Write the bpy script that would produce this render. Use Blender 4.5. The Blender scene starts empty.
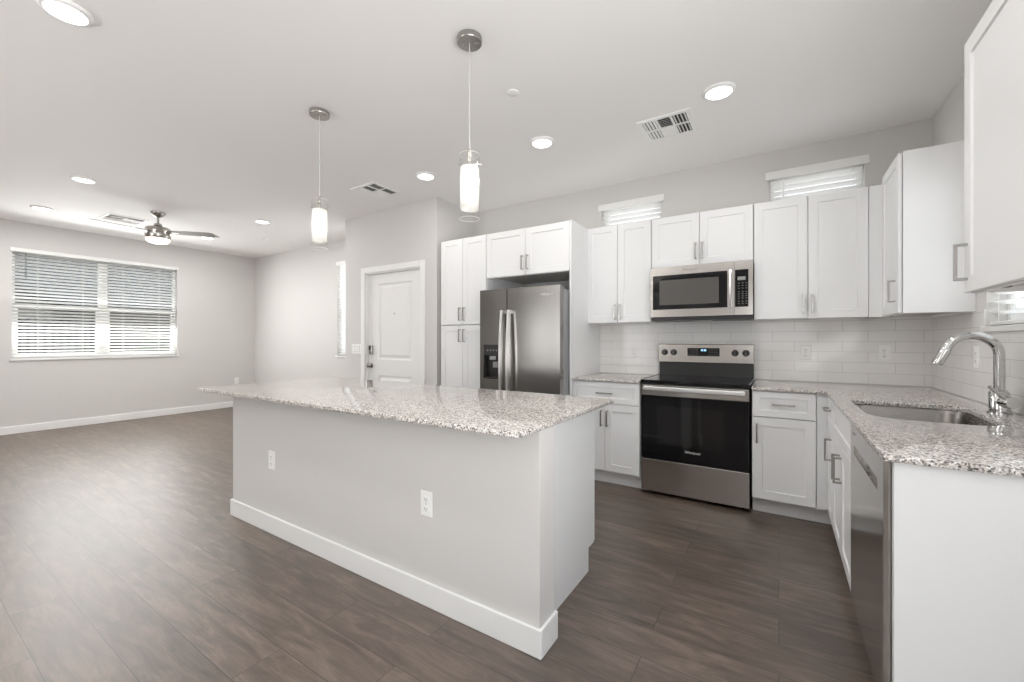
import bpy, bmesh, math, random
from mathutils import Vector, Matrix
from mathutils.geometry import delaunay_2d_cdt
random.seed(7)
S = bpy.context.scene
C = S.collection
PI = math.pi

# ------------------------------------------------------------------ key dimensions (metres)
CE = 2.79            # ceiling height
LX, RX = -8.44, .914  # left and right wall faces
BY, RY = 4.08, -3.6  # back and rear wall faces
EY = 3.42            # face of the wall with the entry door
EX0, EX1 = -4.76, -3.16
CT = .90             # countertop height

# ------------------------------------------------------------------ camera
cd = bpy.data.cameras.new('camera')
cam = bpy.data.objects.new('camera', cd)
C.objects.link(cam)
cam.location = (0, 0, 1.23)
cam.rotation_euler = (PI / 2, 0, math.radians(32.555))
cd.sensor_width = 36
cd.lens = 36 * 417.94 / 1024
cd.shift_y = -1.1 / 1024
cd.clip_start = .02
S.camera = cam

# ------------------------------------------------------------------ world, exposure
S.view_settings.view_transform = 'Standard'
S.view_settings.look = 'None'
S.view_settings.exposure = 0.17
S.view_settings.gamma = 1
S.view_settings.use_curve_mapping = False
S.cycles.use_denoising = True
S.cycles.max_bounces = 14
S.cycles.diffuse_bounces = 9
S.cycles.glossy_bounces = 5
S.cycles.transparent_max_bounces = 16
S.cycles.caustics_reflective = False
S.cycles.caustics_refractive = False
S.cycles.sample_clamp_indirect = 4
W = bpy.data.worlds.new('sky')
S.world = W
W.use_nodes = True
wn = W.node_tree
bg = wn.nodes['Background']
tc = wn.nodes.new('ShaderNodeTexCoord')
sp = wn.nodes.new('ShaderNodeSeparateXYZ')
cr = wn.nodes.new('ShaderNodeValToRGB')
wn.links.new(tc.outputs['Generated'], sp.inputs[0])
wn.links.new(sp.outputs['Z'], cr.inputs[0])
wn.links.new(cr.outputs[0], bg.inputs[0])
cr.color_ramp.elements[0].color = (.99, .99, 1, 1)
cr.color_ramp.elements[1].color = (.78, .87, 1, 1)
bg.inputs[1].default_value = 3.75


def area(name, loc, rot, sx, sy, power, col=(1, 1, 1), shape='RECTANGLE', spread=PI):
    l = bpy.data.lights.new(name, 'AREA')
    l.shape = shape
    l.size, l.size_y = sx, sy
    l.energy, l.color, l.spread = power, col, spread
    o = bpy.data.objects.new(name, l)
    C.objects.link(o)
    o.location, o.rotation_euler = loc, rot
    return o


# fill lamps at the added right and rear windows, then daylight at the left window
area('added_fill_right', (RX - .02, -.22, 1.2), (PI / 2 + 1.0, 0, PI / 2), 2.2, 1.7, 60, (1, .99, .98))
area('added_fill_rear', (-3.85, RY + .02, 1.2), (PI / 2 + 1.2, 0, 0), 1.45, 1.7, 105, (1, .99, .98), 'RECTANGLE', 2.1)
area('daylight_left_window', (LX + .06, 1.97, 1.69), (PI / 2 - .3, 0, -PI / 2), 1.75, 1.4, 43, (1, 1, .995))
area('daylight_left_window_up', (LX + .06, 1.97, 1.69), (PI / 2 + .9, 0, -PI / 2), 1.75, 1.4, 7, (1, 1, .995))

# positions of the recessed ceiling lights (last three unseen, added as fill); the lamp of each is made here, its housing further down
LEDS = [(-2.84, .53), (-.316, 2.9), (-1.57, 2.9), (-2.82, 2.9), (-5.68, 1.18), (-7.32, 1.17), (-5.71, 2.86),
        (-7.32, 2.86), (-1.57, .53), (-.3, .53), (-.3, 1.7)]
LEDW = [5.0, 3.3, 3.6, 3.8, 13, 14, 11, 10, 5.0, 1.5, 4.5]
for (x, y), p in zip(LEDS, LEDW):
    area('led_lamp', (x, y, CE - .022), (0, 0, 0), .15, .15, p, (1, .98, .95), 'DISK')


# ------------------------------------------------------------------ materials
def mat(name, col=(.8, .8, .8), rough=.5, metal=0., **kw):
    m = bpy.data.materials.new(name)
    m.use_nodes = True
    b = m.node_tree.nodes['Principled BSDF']
    b.inputs['Base Color'].default_value = (*col, 1)
    b.inputs['Roughness'].default_value = rough
    b.inputs['Metallic'].default_value = metal
    for k, v in kw.items():
        b.inputs[k].default_value = v
    return m


def nd(m, t, **kw):
    n = m.node_tree.nodes.new(t)
    for k, v in kw.items():
        if k in n.inputs:
            n.inputs[k].default_value = v
        else:
            setattr(n, k, v)
    return n


def ln(m, a, b):
    m.node_tree.links.new(a, b)


def bsdf(m):
    return m.node_tree.nodes['Principled BSDF']


def ramp(m, stops, interp='LINEAR'):
    r = nd(m, 'ShaderNodeValToRGB')
    e = r.color_ramp
    e.interpolation = interp
    while len(e.elements) < len(stops):
        e.elements.new(.5)
    for el, (p, c) in zip(e.elements, stops):
        el.position = p
        el.color = (*c, 1)
    return r


def add_bump(m, src, strength, dist=.002):
    b = nd(m, 'ShaderNodeBump', Strength=strength, Distance=dist)
    ln(m, src, b.inputs['Height'])
    ln(m, b.outputs[0], bsdf(m).inputs['Normal'])
    return b


def coords(m, kind='Object', scale=(1, 1, 1)):
    t = nd(m, 'ShaderNodeTexCoord')
    mp = nd(m, 'ShaderNodeMapping', Scale=scale)
    ln(m, t.outputs[kind], mp.inputs[0])
    return mp.outputs[0]


def paint(name, col, rough=.6, bump=.08):
    m = mat(name, col, rough)
    n = nd(m, 'ShaderNodeTexNoise', Scale=180., Detail=2.)
    ln(m, coords(m), n.inputs['Vector'])
    add_bump(m, n.outputs[0], bump, .001)
    return m


M = {}
M['wall'] = paint('wall_paint', (.66, .647, .633), .6)
M['ceiling'] = paint('ceiling_paint', (.92, .912, .905), .75, .12)
M['trim'] = paint('trim_paint', (.86, .86, .85), .35, .02)
M['cabinet'] = paint('white_cabinet_paint', (.84, .845, .85), .32, .02)
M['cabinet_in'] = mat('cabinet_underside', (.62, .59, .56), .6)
M['door'] = paint('door_paint', (.84, .84, .83), .4, .02)
M['plastic'] = mat('white_plastic', (.92, .92, .91), .3)
M['slot'] = mat('dark_slot', (.03, .03, .03), .5)
M['black'] = mat('black_plastic', (.02, .019, .019), .3)
M['black_glass'] = mat('black_glass', (.006, .006, .007), .04)
bsdf(M['black_glass']).inputs['Specular IOR Level'].default_value = .35
M['window_glass'] = mat('tinted_oven_window', (.011, .0105, .0105), .05)
M['mw_glass'] = mat('tinted_microwave_window', (.10, .095, .09), .08)
M['dark_grey'] = mat('dark_grey_enamel', (.16, .16, .165), .4)
M['fridge_side'] = mat('grey_enamel', (.33, .335, .345), .45)
M['chrome'] = mat('chrome', (.60, .60, .60), .08, 1.)
M['nickel'] = mat('brushed_nickel', (.42, .40, .375), .24, 1.)
M['handle'] = mat('satin_nickel_handle', (.47, .455, .44), .27, 1.)
M['cord_grey'] = mat('clear_cord', (.62, .62, .61), .35)
M['lcd'] = mat('grey_display', (.30, .31, .30), .3)
M['keys'] = mat('grey_keys', (.28, .28, .28), .4)
M['logo'] = mat('pale_lettering', (.85, .85, .85), .3, .3)
M['dark_lettering'] = mat('grey_lettering', (.32, .32, .32), .4)


def steel(name, col, rough, axis):
    m = mat(name, col, rough, 1.)
    sc = [3, 3, 3]
    for a in range(3):
        if a != axis:
            sc[a] = 900
    n = nd(m, 'ShaderNodeTexNoise', Scale=1., Detail=1.)
    ln(m, coords(m, 'Object', tuple(sc)), n.inputs['Vector'])
    r = nd(m, 'ShaderNodeMapRange')
    r.inputs[3].default_value = rough - .03
    r.inputs[4].default_value = rough + .03
    ln(m, n.outputs[0], r.inputs[0])
    ln(m, r.outputs[0], bsdf(m).inputs['Roughness'])
    # slow waviness of thin sheet metal
    w = nd(m, 'ShaderNodeTexNoise', Scale=2.2, Detail=0.)
    ln(m, coords(m), w.inputs['Vector'])
    add_bump(m, w.outputs[0], .12, .02)
    return m


M['steel'] = steel('brushed_steel', (.55, .525, .50), .17, 0)
M['fridge_steel'] = steel('brushed_fridge_steel', (.28, .268, .255), .20, 0)
M['bright_steel'] = steel('bright_steel', (.80, .79, .78), .3, 0)
M['sink_steel'] = steel('sink_steel', (.24, .225, .21), .27, 1)


def make_granite():
    m = mat('granite', (.5, .45, .4), .035)
    v = coords(m)
    w = nd(m, 'ShaderNodeTexNoise', Scale=60., Detail=2.)
    ln(m, v, w.inputs['Vector'])
    mx = nd(m, 'ShaderNodeMixRGB', Fac=.012)
    mx.blend_type = 'ADD'
    ln(m, v, mx.inputs[1])
    ln(m, w.outputs['Color'], mx.inputs[2])
    a = nd(m, 'ShaderNodeTexVoronoi', Scale=185.)
    ln(m, mx.outputs[0], a.inputs['Vector'])
    s = nd(m, 'ShaderNodeSeparateColor')
    ln(m, a.outputs['Color'], s.inputs[0])
    r = ramp(m, [(0, (.022, .02, .02)), (.17, (.11, .10, .092)), (.28, (.36, .325, .30)), (.44, (.66, .615, .575)),
                 (.72, (.74, .695, .655)), (.84, (.93, .92, .90))], 'CONSTANT')
    ln(m, s.outputs[0], r.inputs[0])
    b = nd(m, 'ShaderNodeTexVoronoi', Scale=300.)
    ln(m, v, b.inputs['Vector'])
    s2 = nd(m, 'ShaderNodeSeparateColor')
    ln(m, b.outputs['Color'], s2.inputs[0])
    r2 = ramp(m, [(0, (.11, .10, .095)), (.16, (.50, .455, .42)), (.6, (.74, .70, .66))], 'CONSTANT')
    ln(m, s2.outputs[0], r2.inputs[0])
    m2 = nd(m, 'ShaderNodeMixRGB', Fac=.28)
    ln(m, r.outputs[0], m2.inputs[1])
    ln(m, r2.outputs[0], m2.inputs[2])
    ln(m, m2.outputs[0], bsdf(m).inputs['Base Color'])
    return m


M['granite'] = make_granite()


def make_floor():
    m = mat('dark_wood_planks', (.06, .045, .035), .34)
    v = coords(m)
    br = nd(m, 'ShaderNodeTexBrick', Scale=1.)
    br.offset = .37
    br.inputs['Color1'].default_value = (.25, .25, .25, 1)
    br.inputs['Color2'].default_value = (.8, .8, .8, 1)
    br.inputs['Mortar'].default_value = (0, 0, 0, 1)
    br.inputs['Mortar Size'].default_value = .0012
    br.inputs['Mortar Smooth'].default_value = .2
    br.inputs['Brick Width'].default_value = 1.22
    br.inputs['Row Height'].default_value = .182
    ln(m, v, br.inputs['Vector'])
    # long grain, shifted plank by plank
    sh = nd(m, 'ShaderNodeVectorMath', operation='MULTIPLY_ADD')
    ln(m, br.outputs['Color'], sh.inputs[0])
    sh.inputs[1].default_value = (7.3, 5.1, 0)
    ln(m, v, sh.inputs[2])
    mp = nd(m, 'ShaderNodeMapping', Scale=(2.4, 13., 1.))
    ln(m, sh.outputs[0], mp.inputs[0])
    g = nd(m, 'ShaderNodeTexNoise', Scale=1.3, Detail=9., Roughness=.68, Distortion=.6)
    ln(m, mp.outputs[0], g.inputs['Vector'])
    mp2 = nd(m, 'ShaderNodeMapping', Scale=(5., 150., 1.))
    ln(m, sh.outputs[0], mp2.inputs[0])
    g2 = nd(m, 'ShaderNodeTexNoise', Scale=1., Detail=3.)
    ln(m, mp2.outputs[0], g2.inputs['Vector'])
    r = ramp(m, [(.28, (.055, .038, .028)), (.5, (.118, .088, .068)), (.74, (.215, .165, .130))])
    ln(m, g.outputs[0], r.inputs[0])
    t = nd(m, 'ShaderNodeMixRGB', Fac=.30)
    t.blend_type = 'OVERLAY'
    ln(m, r.outputs[0], t.inputs[1])
    ln(m, br.outputs['Color'], t.inputs[2])
    t2 = nd(m, 'ShaderNodeMixRGB', Fac=.35)
    t2.blend_type = 'OVERLAY'
    ln(m, t.outputs[0], t2.inputs[1])
    ln(m, g2.outputs[0], t2.inputs[2])
    t3 = nd(m, 'ShaderNodeMixRGB')
    t3.inputs[2].default_value = (.012, .009, .008, 1)
    ln(m, br.outputs['Fac'], t3.inputs[0])
    ln(m, t2.outputs[0], t3.inputs[1])
    ln(m, t3.outputs[0], bsdf(m).inputs['Base Color'])
    bsdf(m).inputs['Specular IOR Level'].default_value = 1.0
    rr = nd(m, 'ShaderNodeMapRange')
    rr.inputs[3].default_value = .33
    rr.inputs[4].default_value = .47
    ln(m, g.outputs[0], rr.inputs[0])
    ln(m, rr.outputs[0], bsdf(m).inputs['Roughness'])
    add_bump(m, g2.outputs[0], .12, .001)
    return m


M['floor'] = make_floor()


def make_tile():
    m = mat('white_subway_tile', (.87, .86, .85), .12)
    t = nd(m, 'ShaderNodeTexCoord')
    s = nd(m, 'ShaderNodeSeparateXYZ')
    ln(m, t.outputs['Object'], s.inputs[0])
    a = nd(m, 'ShaderNodeMath', operation='SUBTRACT')
    ln(m, s.outputs[0], a.inputs[0])
    ln(m, s.outputs[1], a.inputs[1])
    c = nd(m, 'ShaderNodeCombineXYZ')
    ln(m, a.outputs[0], c.inputs[0])
    zz = nd(m, 'ShaderNodeMath', operation='SUBTRACT')
    ln(m, s.outputs[2], zz.inputs[0])
    zz.inputs[1].default_value = .90
    ln(m, zz.outputs[0], c.inputs[1])
    br = nd(m, 'ShaderNodeTexBrick', Scale=1.)
    br.offset = .5
    br.inputs['Color1'].default_value = (.88, .87, .86, 1)
    br.inputs['Color2'].default_value = (.85, .84, .83, 1)
    br.inputs['Mortar'].default_value = (.62, .61, .59, 1)
    br.inputs['Mortar Size'].default_value = .0016
    br.inputs['Mortar Smooth'].default_value = .3
    br.inputs['Brick Width'].default_value = .305
    br.inputs['Row Height'].default_value = .0795
    ln(m, c.outputs[0], br.inputs['Vector'])
    ln(m, br.outputs['Color'], bsdf(m).inputs['Base Color'])
    inv = nd(m, 'ShaderNodeMath', operation='SUBTRACT')
    inv.inputs[0].default_value = 1
    ln(m, br.outputs['Fac'], inv.inputs[1])
    n = nd(m, 'ShaderNodeTexNoise', Scale=9.)
    ln(m, t.outputs['Object'], n.inputs['Vector'])
    ad = nd(m, 'ShaderNodeMath', operation='MULTIPLY_ADD')
    ln(m, n.outputs[0], ad.inputs[0])
    ad.inputs[1].default_value = .8
    ln(m, inv.outputs[0], ad.inputs[2])
    add_bump(m, ad.outputs[0], .35, .0018)
    return m


M['tile'] = make_tile()


def thin_glass(name, tint=(1, 1, 1), refl=.10):
    m = bpy.data.materials.new(name)
    m.use_nodes = True
    nt = m.node_tree
    nt.nodes.remove(bsdf(m))
    out = nt.nodes['Material Output']
    tr = nd(m, 'ShaderNodeBsdfTransparent')
    tr.inputs[0].default_value = (*tint, 1)
    gl = nd(m, 'ShaderNodeBsdfGlossy', Roughness=.02)
    fr = nd(m, 'ShaderNodeLayerWeight', Blend=refl)
    mx = nd(m, 'ShaderNodeMixShader')
    ln(m, fr.outputs['Facing'], mx.inputs[0])
    ln(m, tr.outputs[0], mx.inputs[1])
    ln(m, gl.outputs[0], mx.inputs[2])
    ln(m, mx.outputs[0], out.inputs[0])
    return m


M['glass'] = thin_glass('window_glass', (.97, .98, .98), .08)
M['tinted_glass'] = thin_glass('tinted_window_glass', (.72, .73, .72), .08)
M['dark_tinted_glass'] = thin_glass('sky_dimming_window_glass', (.74, .745, .74), .08)  # tint put in to dim the bright sky behind the high blinds
M['clear_glass'] = thin_glass('clear_shade_glass', (.985, .985, .985), .08)


def translucent(name, col, fac, rough=.5):
    m = mat(name, col, rough)
    out = m.node_tree.nodes['Material Output']
    tr = nd(m, 'ShaderNodeBsdfTranslucent')
    tr.inputs[0].default_value = (*col, 1)
    mx = nd(m, 'ShaderNodeMixShader', Fac=fac)
    ln(m, bsdf(m).outputs[0], mx.inputs[1])
    ln(m, tr.outputs[0], mx.inputs[2])
    ln(m, mx.outputs[0], out.inputs[0])
    return m


M['slat'] = translucent('white_blind_slat', (.93, .93, .92), .55, .4)
M['thick_slat'] = translucent('thick_white_blind_slat', (.86, .86, .85), .03, .4)
M['frost'] = translucent('frosted_shade_glass', (.95, .945, .93), .7, .4)
bsdf(M['frost']).inputs['Emission Color'].default_value = (1, .97, .92, 1)
bsdf(M['frost']).inputs['Emission Strength'].default_value = .12


def emit(name, col, s):
    m = mat(name, col, .5)
    bsdf(m).inputs['Emission Color'].default_value = (*col, 1)
    bsdf(m).inputs['Emission Strength'].default_value = s
    return m


M['led'] = emit('lit_diffuser', (1, .985, .96), 4.0)
M['bulb'] = emit('lit_bulb', (1, .96, .90), 5.)
M['fan_glass'] = emit('lit_fan_glass', (1, .95, .87), 1.0)
M['clock'] = emit('lit_clock_digits', (.35, .65, 1), 1.4)


# ------------------------------------------------------------------ mesh helpers
def box(bm, x0, x1, y0, y1, z0, z1, bev=0., seg=2):
    x0, x1 = sorted((x0, x1)); y0, y1 = sorted((y0, y1)); z0, z1 = sorted((z0, z1))
    t = bmesh.new()
    vs = [t.verts.new(p) for p in [(x0, y0, z0), (x1, y0, z0), (x1, y1, z0), (x0, y1, z0), (x0, y0, z1), (x1, y0, z1), (x1, y1, z1), (x0, y1, z1)]]
    for f in [(3, 2, 1, 0), (4, 5, 6, 7), (0, 1, 5, 4), (1, 2, 6, 5), (2, 3, 7, 6), (3, 0, 4, 7)]:
        t.faces.new([vs[i] for i in f])
    if bev > 0:
        bmesh.ops.bevel(t, geom=list(t.edges), offset=bev, segments=seg, affect='EDGES', profile=.5)
    merge(bm, t)
    return bm


def merge(bm, t, mtx=None):
    me = bpy.data.meshes.new('t')
    t.to_mesh(me)
    t.free()
    if mtx is not None:
        me.transform(mtx)
    bm.from_mesh(me)
    bpy.data.meshes.remove(me)


def lathe(bm, prof, n=32, loc=(0, 0, 0), mtx=None):
    """prof: list of (r, z); closed at axis when r = 0"""
    t = bmesh.new()
    rings = []
    for r, z in prof:
        if r < 1e-6:
            rings.append([t.verts.new((0, 0, z))])
        else:
            rings.append([t.verts.new((r * math.cos(2 * PI * k / n), r * math.sin(2 * PI * k / n), z)) for k in range(n)])
    for a, b in zip(rings, rings[1:]):
        for k in range(n):
            q = (k + 1) % n
            if len(a) == 1 and len(b) == 1:
                continue
            if len(a) == 1:
                t.faces.new((a[0], b[k], b[q]))
            elif len(b) == 1:
                t.faces.new((a[k], b[0], a[q]))
            else:
                t.faces.new((a[k], b[k], b[q], a[q]))
    bmesh.ops.recalc_face_normals(t, faces=list(t.faces))
    mt = Matrix.Translation(loc)
    merge(bm, t, mt @ mtx if mtx is not None else mt)
    return bm


def tube(bm, pts, r, n=12, sq=None):
    """sweep a circle (or an ellipse / rectangle sq=(w,h)) along pts"""
    pts = [Vector(p) for p in pts]
    t = bmesh.new()
    rings = []
    up = Vector((0, 0, 1))
    side = None
    for i, p in enumerate(pts):
        d = (pts[min(i + 1, len(pts) - 1)] - pts[max(i - 1, 0)]).normalized()
        if side is None:
            ref = up if abs(d.z) < .9 else Vector((1, 0, 0))
            side = d.cross(ref).normalized()
        else:
            side = (side - d * side.dot(d)).normalized()
        nn = d.cross(side).normalized()
        rr = r[i] if isinstance(r, (list, tuple)) else r
        if sq:
            cs = [(-sq[0] / 2, -sq[1] / 2), (sq[0] / 2, -sq[1] / 2), (sq[0] / 2, sq[1] / 2), (-sq[0] / 2, sq[1] / 2)]
        else:
            cs = [(rr * math.cos(2 * PI * k / n), rr * math.sin(2 * PI * k / n)) for k in range(n)]
        rings.append([t.verts.new(p + side * a + nn * b) for a, b in cs])
    k = len(rings[0])
    for a, b in zip(rings, rings[1:]):
        for i in range(k):
            j = (i + 1) % k
            t.faces.new((a[i], a[j], b[j], b[i]))
    t.faces.new(rings[0][::-1])
    t.faces.new(rings[-1])
    bmesh.ops.recalc_face_normals(t, faces=list(t.faces))
    merge(bm, t)
    return bm


def rounded(pts, radii, n=6):
    out = []
    k = len(pts)
    for i in range(k):
        p, a, b = Vector(pts[i]), Vector(pts[i - 1]), Vector(pts[(i + 1) % k])
        r = radii[i] if isinstance(radii, (list, tuple)) else radii
        if r <= 0:
            out.append(p[:])
            continue
        u, v = (a - p).normalized(), (b - p).normalized()
        ang = u.angle(v)
        d = r / math.tan(ang / 2)
        c = p + (u + v).normalized() * (r / math.sin(ang / 2))
        s0, s1 = p + u * d - c, p + v * d - c
        a0 = math.atan2(s0.y, s0.x)
        da = (math.atan2(s1.y, s1.x) - a0 + PI) % (2 * PI) - PI
        for j in range(n + 1):
            t = a0 + da * j / n
            out.append((c.x + r * math.cos(t), c.y + r * math.sin(t)))
    return out


def prism(bm, poly, z0, z1, holes=(), bev=0.):
    """extrude a 2-D polygon (with holes) between z0 and z1"""
    t = bmesh.new()
    loops = [list(poly)] + [list(h) for h in holes]

    def inside(p, lp):
        c = False
        for i in range(len(lp)):
            (x1, y1), (x2, y2) = lp[i - 1], lp[i]
            if (y1 > p[1]) != (y2 > p[1]) and p[0] < (x2 - x1) * (p[1] - y1) / (y2 - y1) + x1:
                c = not c
        return c
    if holes:
        co, ed = [], []
        for lp in loops:
            b0 = len(co)
            co += [Vector(p) for p in lp]
            ed += [(b0 + i, b0 + (i + 1) % len(lp)) for i in range(len(lp))]
        vo, _e, fo, *_r = delaunay_2d_cdt(co, ed, [], 0, 1e-6)
        vs = [t.verts.new((v.x, v.y, z0)) for v in vo]
        for f in fo:
            c = (sum(vo[k].x for k in f) / len(f), sum(vo[k].y for k in f) / len(f))
            if inside(c, loops[0]) and not any(inside(c, h) for h in loops[1:]):
                t.faces.new([vs[k] for k in f])
        bmesh.ops.delete(t, geom=[v for v in t.verts if not v.link_faces], context='VERTS')
    else:
        t.faces.new([t.verts.new((x, y, z0)) for x, y in poly])
    r = bmesh.ops.extrude_face_region(t, geom=list(t.faces))
    for v in r['geom']:
        if isinstance(v, bmesh.types.BMVert):
            v.co.z = z1
    bmesh.ops.recalc_face_normals(t, faces=list(t.faces))
    if bev > 0:
        ed = [e for e in t.edges if len(e.link_faces) == 2 and abs(e.verts[0].co.z - e.verts[1].co.z) < 1e-6 and e.calc_face_angle(0) > 1.2]
        bmesh.ops.bevel(t, geom=ed, offset=bev, segments=3, affect='EDGES', profile=.5)
    merge(bm, t)
    return bm


def B():
    return bmesh.new()


def obj(name, bm, m, parent=None, smooth=False, label=None):
    me = bpy.data.meshes.new(name)
    bm.to_mesh(me)
    bm.free()
    if smooth:
        for p in me.polygons:
            p.use_smooth = True
        me.set_sharp_from_angle(angle=math.radians(smooth if smooth is not True else 40))
    me.materials.append(M[m] if isinstance(m, str) else m)
    o = bpy.data.objects.new(name, me)
    C.objects.link(o)
    if parent is not None:
        o.parent = parent
    if label:
        o['label'] = label
    return o


def thing(name, label, cat, loc=(0, 0, 0), rotz=0., group=None):
    o = bpy.data.objects.new(name, None)
    C.objects.link(o)
    o.empty_display_size = .1
    o.location = loc
    o.rotation_euler = (0, 0, rotz)
    o['label'] = label
    o['category'] = cat
    if group:
        o['group'] = group
    return o


def tag(o, label, cat, group=None):
    o['label'] = label
    o['category'] = cat
    if group:
        o['group'] = group
    return o


def struct(name, bm, m, label=None, cat=None, smooth=False):
    o = obj(name, bm, m, None, smooth)
    o['kind'] = 'structure'
    if label:
        o['label'] = label
    if cat:
        o['category'] = cat
    return o


def sroot(name, label, cat, loc=(0, 0, 0), rotz=0.):
    o = thing(name, label, cat, loc, rotz)
    o['kind'] = 'structure'
    return o


def dup(root, loc, label=None, rotz=None):
    r = root.copy()
    C.objects.link(r)
    r.location = loc
    if rotz is not None:
        r.rotation_euler = (0, 0, rotz)
    if label:
        r['label'] = label
    for ch in list(root.children):
        c = ch.copy()
        C.objects.link(c)
        c.parent = r
        for g in list(ch.children):
            d = g.copy()
            C.objects.link(d)
            d.parent = c
    return r


def lettering(name, body, size, loc, rot, m, parent, shear=.2):
    cu = bpy.data.curves.new(name, 'FONT')
    cu.body = body
    cu.size = size
    cu.align_x, cu.align_y = 'CENTER', 'CENTER'
    cu.shear = shear
    cu.extrude = .0006
    cu.materials.append(M[m])
    tmp = bpy.data.objects.new(name, cu)
    C.objects.link(tmp)
    bpy.context.view_layer.update()
    me = bpy.data.meshes.new_from_object(tmp.evaluated_get(bpy.context.evaluated_depsgraph_get()))
    bpy.data.objects.remove(tmp)
    me.name = name
    if not me.materials:
        me.materials.append(M[m])
    o = bpy.data.objects.new(name, me)
    C.objects.link(o)
    o.location, o.rotation_euler = loc, rot
    o.parent = parent
    return o


def slab_with_holes(bm, u0, u1, v0, v1, t0, t1, holes, put):
    """rectangle (u, v) of thickness t0..t1 with rectangular holes; put(u, v, t) -> xyz"""
    us = sorted({u0, u1, *[h[0] for h in holes], *[h[1] for h in holes]})
    vs = sorted({v0, v1, *[h[2] for h in holes], *[h[3] for h in holes]})
    us = [u for u in us if u0 <= u <= u1]
    vs = [v for v in vs if v0 <= v <= v1]
    solid = {}
    for i in range(len(us) - 1):
        for j in range(len(vs) - 1):
            cu, cv = (us[i] + us[i + 1]) / 2, (vs[j] + vs[j + 1]) / 2
            solid[i, j] = not any(h[0] < cu < h[1] and h[2] < cv < h[3] for h in holes)
    cache = {}

    def V(i, j, t):
        k = (i, j, t)
        if k not in cache:
            cache[k] = bm.verts.new(put(us[i], vs[j], t))
        return cache[k]
    for (i, j), s in solid.items():
        if not s:
            continue
        bm.faces.new([V(i, j, t0), V(i + 1, j, t0), V(i + 1, j + 1, t0), V(i, j + 1, t0)])
        bm.faces.new([V(i, j, t1), V(i, j + 1, t1), V(i + 1, j + 1, t1), V(i + 1, j, t1)])
        for (di, dj, a, b) in ((-1, 0, (0, 0), (0, 1)), (1, 0, (1, 0), (1, 1)), (0, -1, (0, 0), (1, 0)), (0, 1, (0, 1), (1, 1))):
            if not solid.get((i + di, j + dj), False):
                bm.faces.new([V(i + a[0], j + a[1], t0), V(i + b[0], j + b[1], t0), V(i + b[0], j + b[1], t1), V(i + a[0], j + a[1], t1)])
    bmesh.ops.recalc_face_normals(bm, faces=list(bm.faces))
    return bm


# ================================================================== THE ROOM
TH = .14
WIN_L = (1.085, 2.865, .985, 2.40)       # y0 y1 z0 z1 : left window
WIN_F = (-5.88, -4.98, .985, 2.43)       # x0 x1 z0 z1 : far wall window, partly behind the entry wall
WIN_K1 = (-1.525, -.93, 1.95, 2.555)     # high kitchen windows
WIN_K2 = (-.068, .545, 1.95, 2.56)
WIN_S = (2.26, 3.175, 1.30, 2.2)         # y: window above the sink
ADDED_WIN_R = (-1.4, .95, .3, 2.1)             # y: unseen window added on the right wall for side fill
SL = (-5.9, -4.9, 0.02, 2.12)            # unseen rear glass door, added to let in sky light
RW2 = (-4.6, -3.1, .3, 2.1)  # unseen rear window, added to carry the rear fill lamp
RW = (-.45, .65, 1.0, 2.1)            # unseen rear window, added to let in sky light

struct('floor', box(B(), LX - TH, RX + TH, RY - TH, BY + TH, -.12, 0), 'floor', 'dark brown wood plank floor', 'floor')
struct('ceiling', box(B(), LX - TH, RX + TH, RY - TH, BY + TH, CE, CE + .12), 'ceiling', 'flat off white ceiling over the kitchen and living area', 'ceiling')
struct('wall_left', slab_with_holes(B(), RY, BY, 0, CE, 0, TH, [WIN_L], lambda u, v, t: (LX - t, u, v)), 'wall', 'pale grey wall with the wide window', 'wall')
struct('wall_right', slab_with_holes(B(), RY, BY, 0, CE, 0, TH, [WIN_S, ADDED_WIN_R], lambda u, v, t: (RX + t, u, v)), 'wall', 'pale wall behind the sink counter', 'wall')
struct('wall_back', slab_with_holes(B(), LX, RX, 0, CE, 0, TH, [WIN_F, WIN_K1, WIN_K2], lambda u, v, t: (u, BY + t, v)), 'wall', 'pale wall behind the range and wall cabinets', 'wall')
struct('wall_rear', slab_with_holes(B(), LX, RX, 0, CE, 0, TH, [SL, RW, RW2], lambda u, v, t: (u, RY - t, v)), 'wall')
# the protruding wall that holds the entry door
DX0, DX1, DZ = -4.352, -3.408, 2.052
bm = slab_with_holes(B(), EX0, EX1, 0, CE, 0, .12, [(DX0, DX1, 0, DZ)], lambda u, v, t: (u, EY + t, v))
box(bm, EX0, EX0 + .12, EY + .12, BY, 0, CE)
box(bm, EX1 - .12, EX1, EY + .12, BY, 0, CE)
struct('wall_entry', bm, 'wall', 'pale protruding wall with the white entry door', 'wall')

# baseboards
BH, BT = .102, .013


def baseboard(name, x0, x1, y0, y1, label):
    struct(name, box(B(), x0, x1, y0, y1, 0, BH, .004), 'trim', label, 'baseboard')


baseboard('baseboard_left', LX, LX + BT, RY, BY, 'white baseboard under the wide left window')
baseboard('baseboard_back', LX + BT, EX0, BY - BT, BY, 'white baseboard along the far living room wall')
baseboard('baseboard_right', RX - BT, RX, RY, 1.6, 'white baseboard on the right wall behind the camera')
bm = box(B(), EX0, -4.425, EY - BT, EY, 0, BH, .004)
box(bm, -3.335, EX1, EY - BT, EY, 0, BH, .004)
struct('baseboard_entry', bm, 'trim', 'white baseboard beside the entry door', 'baseboard')

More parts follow.
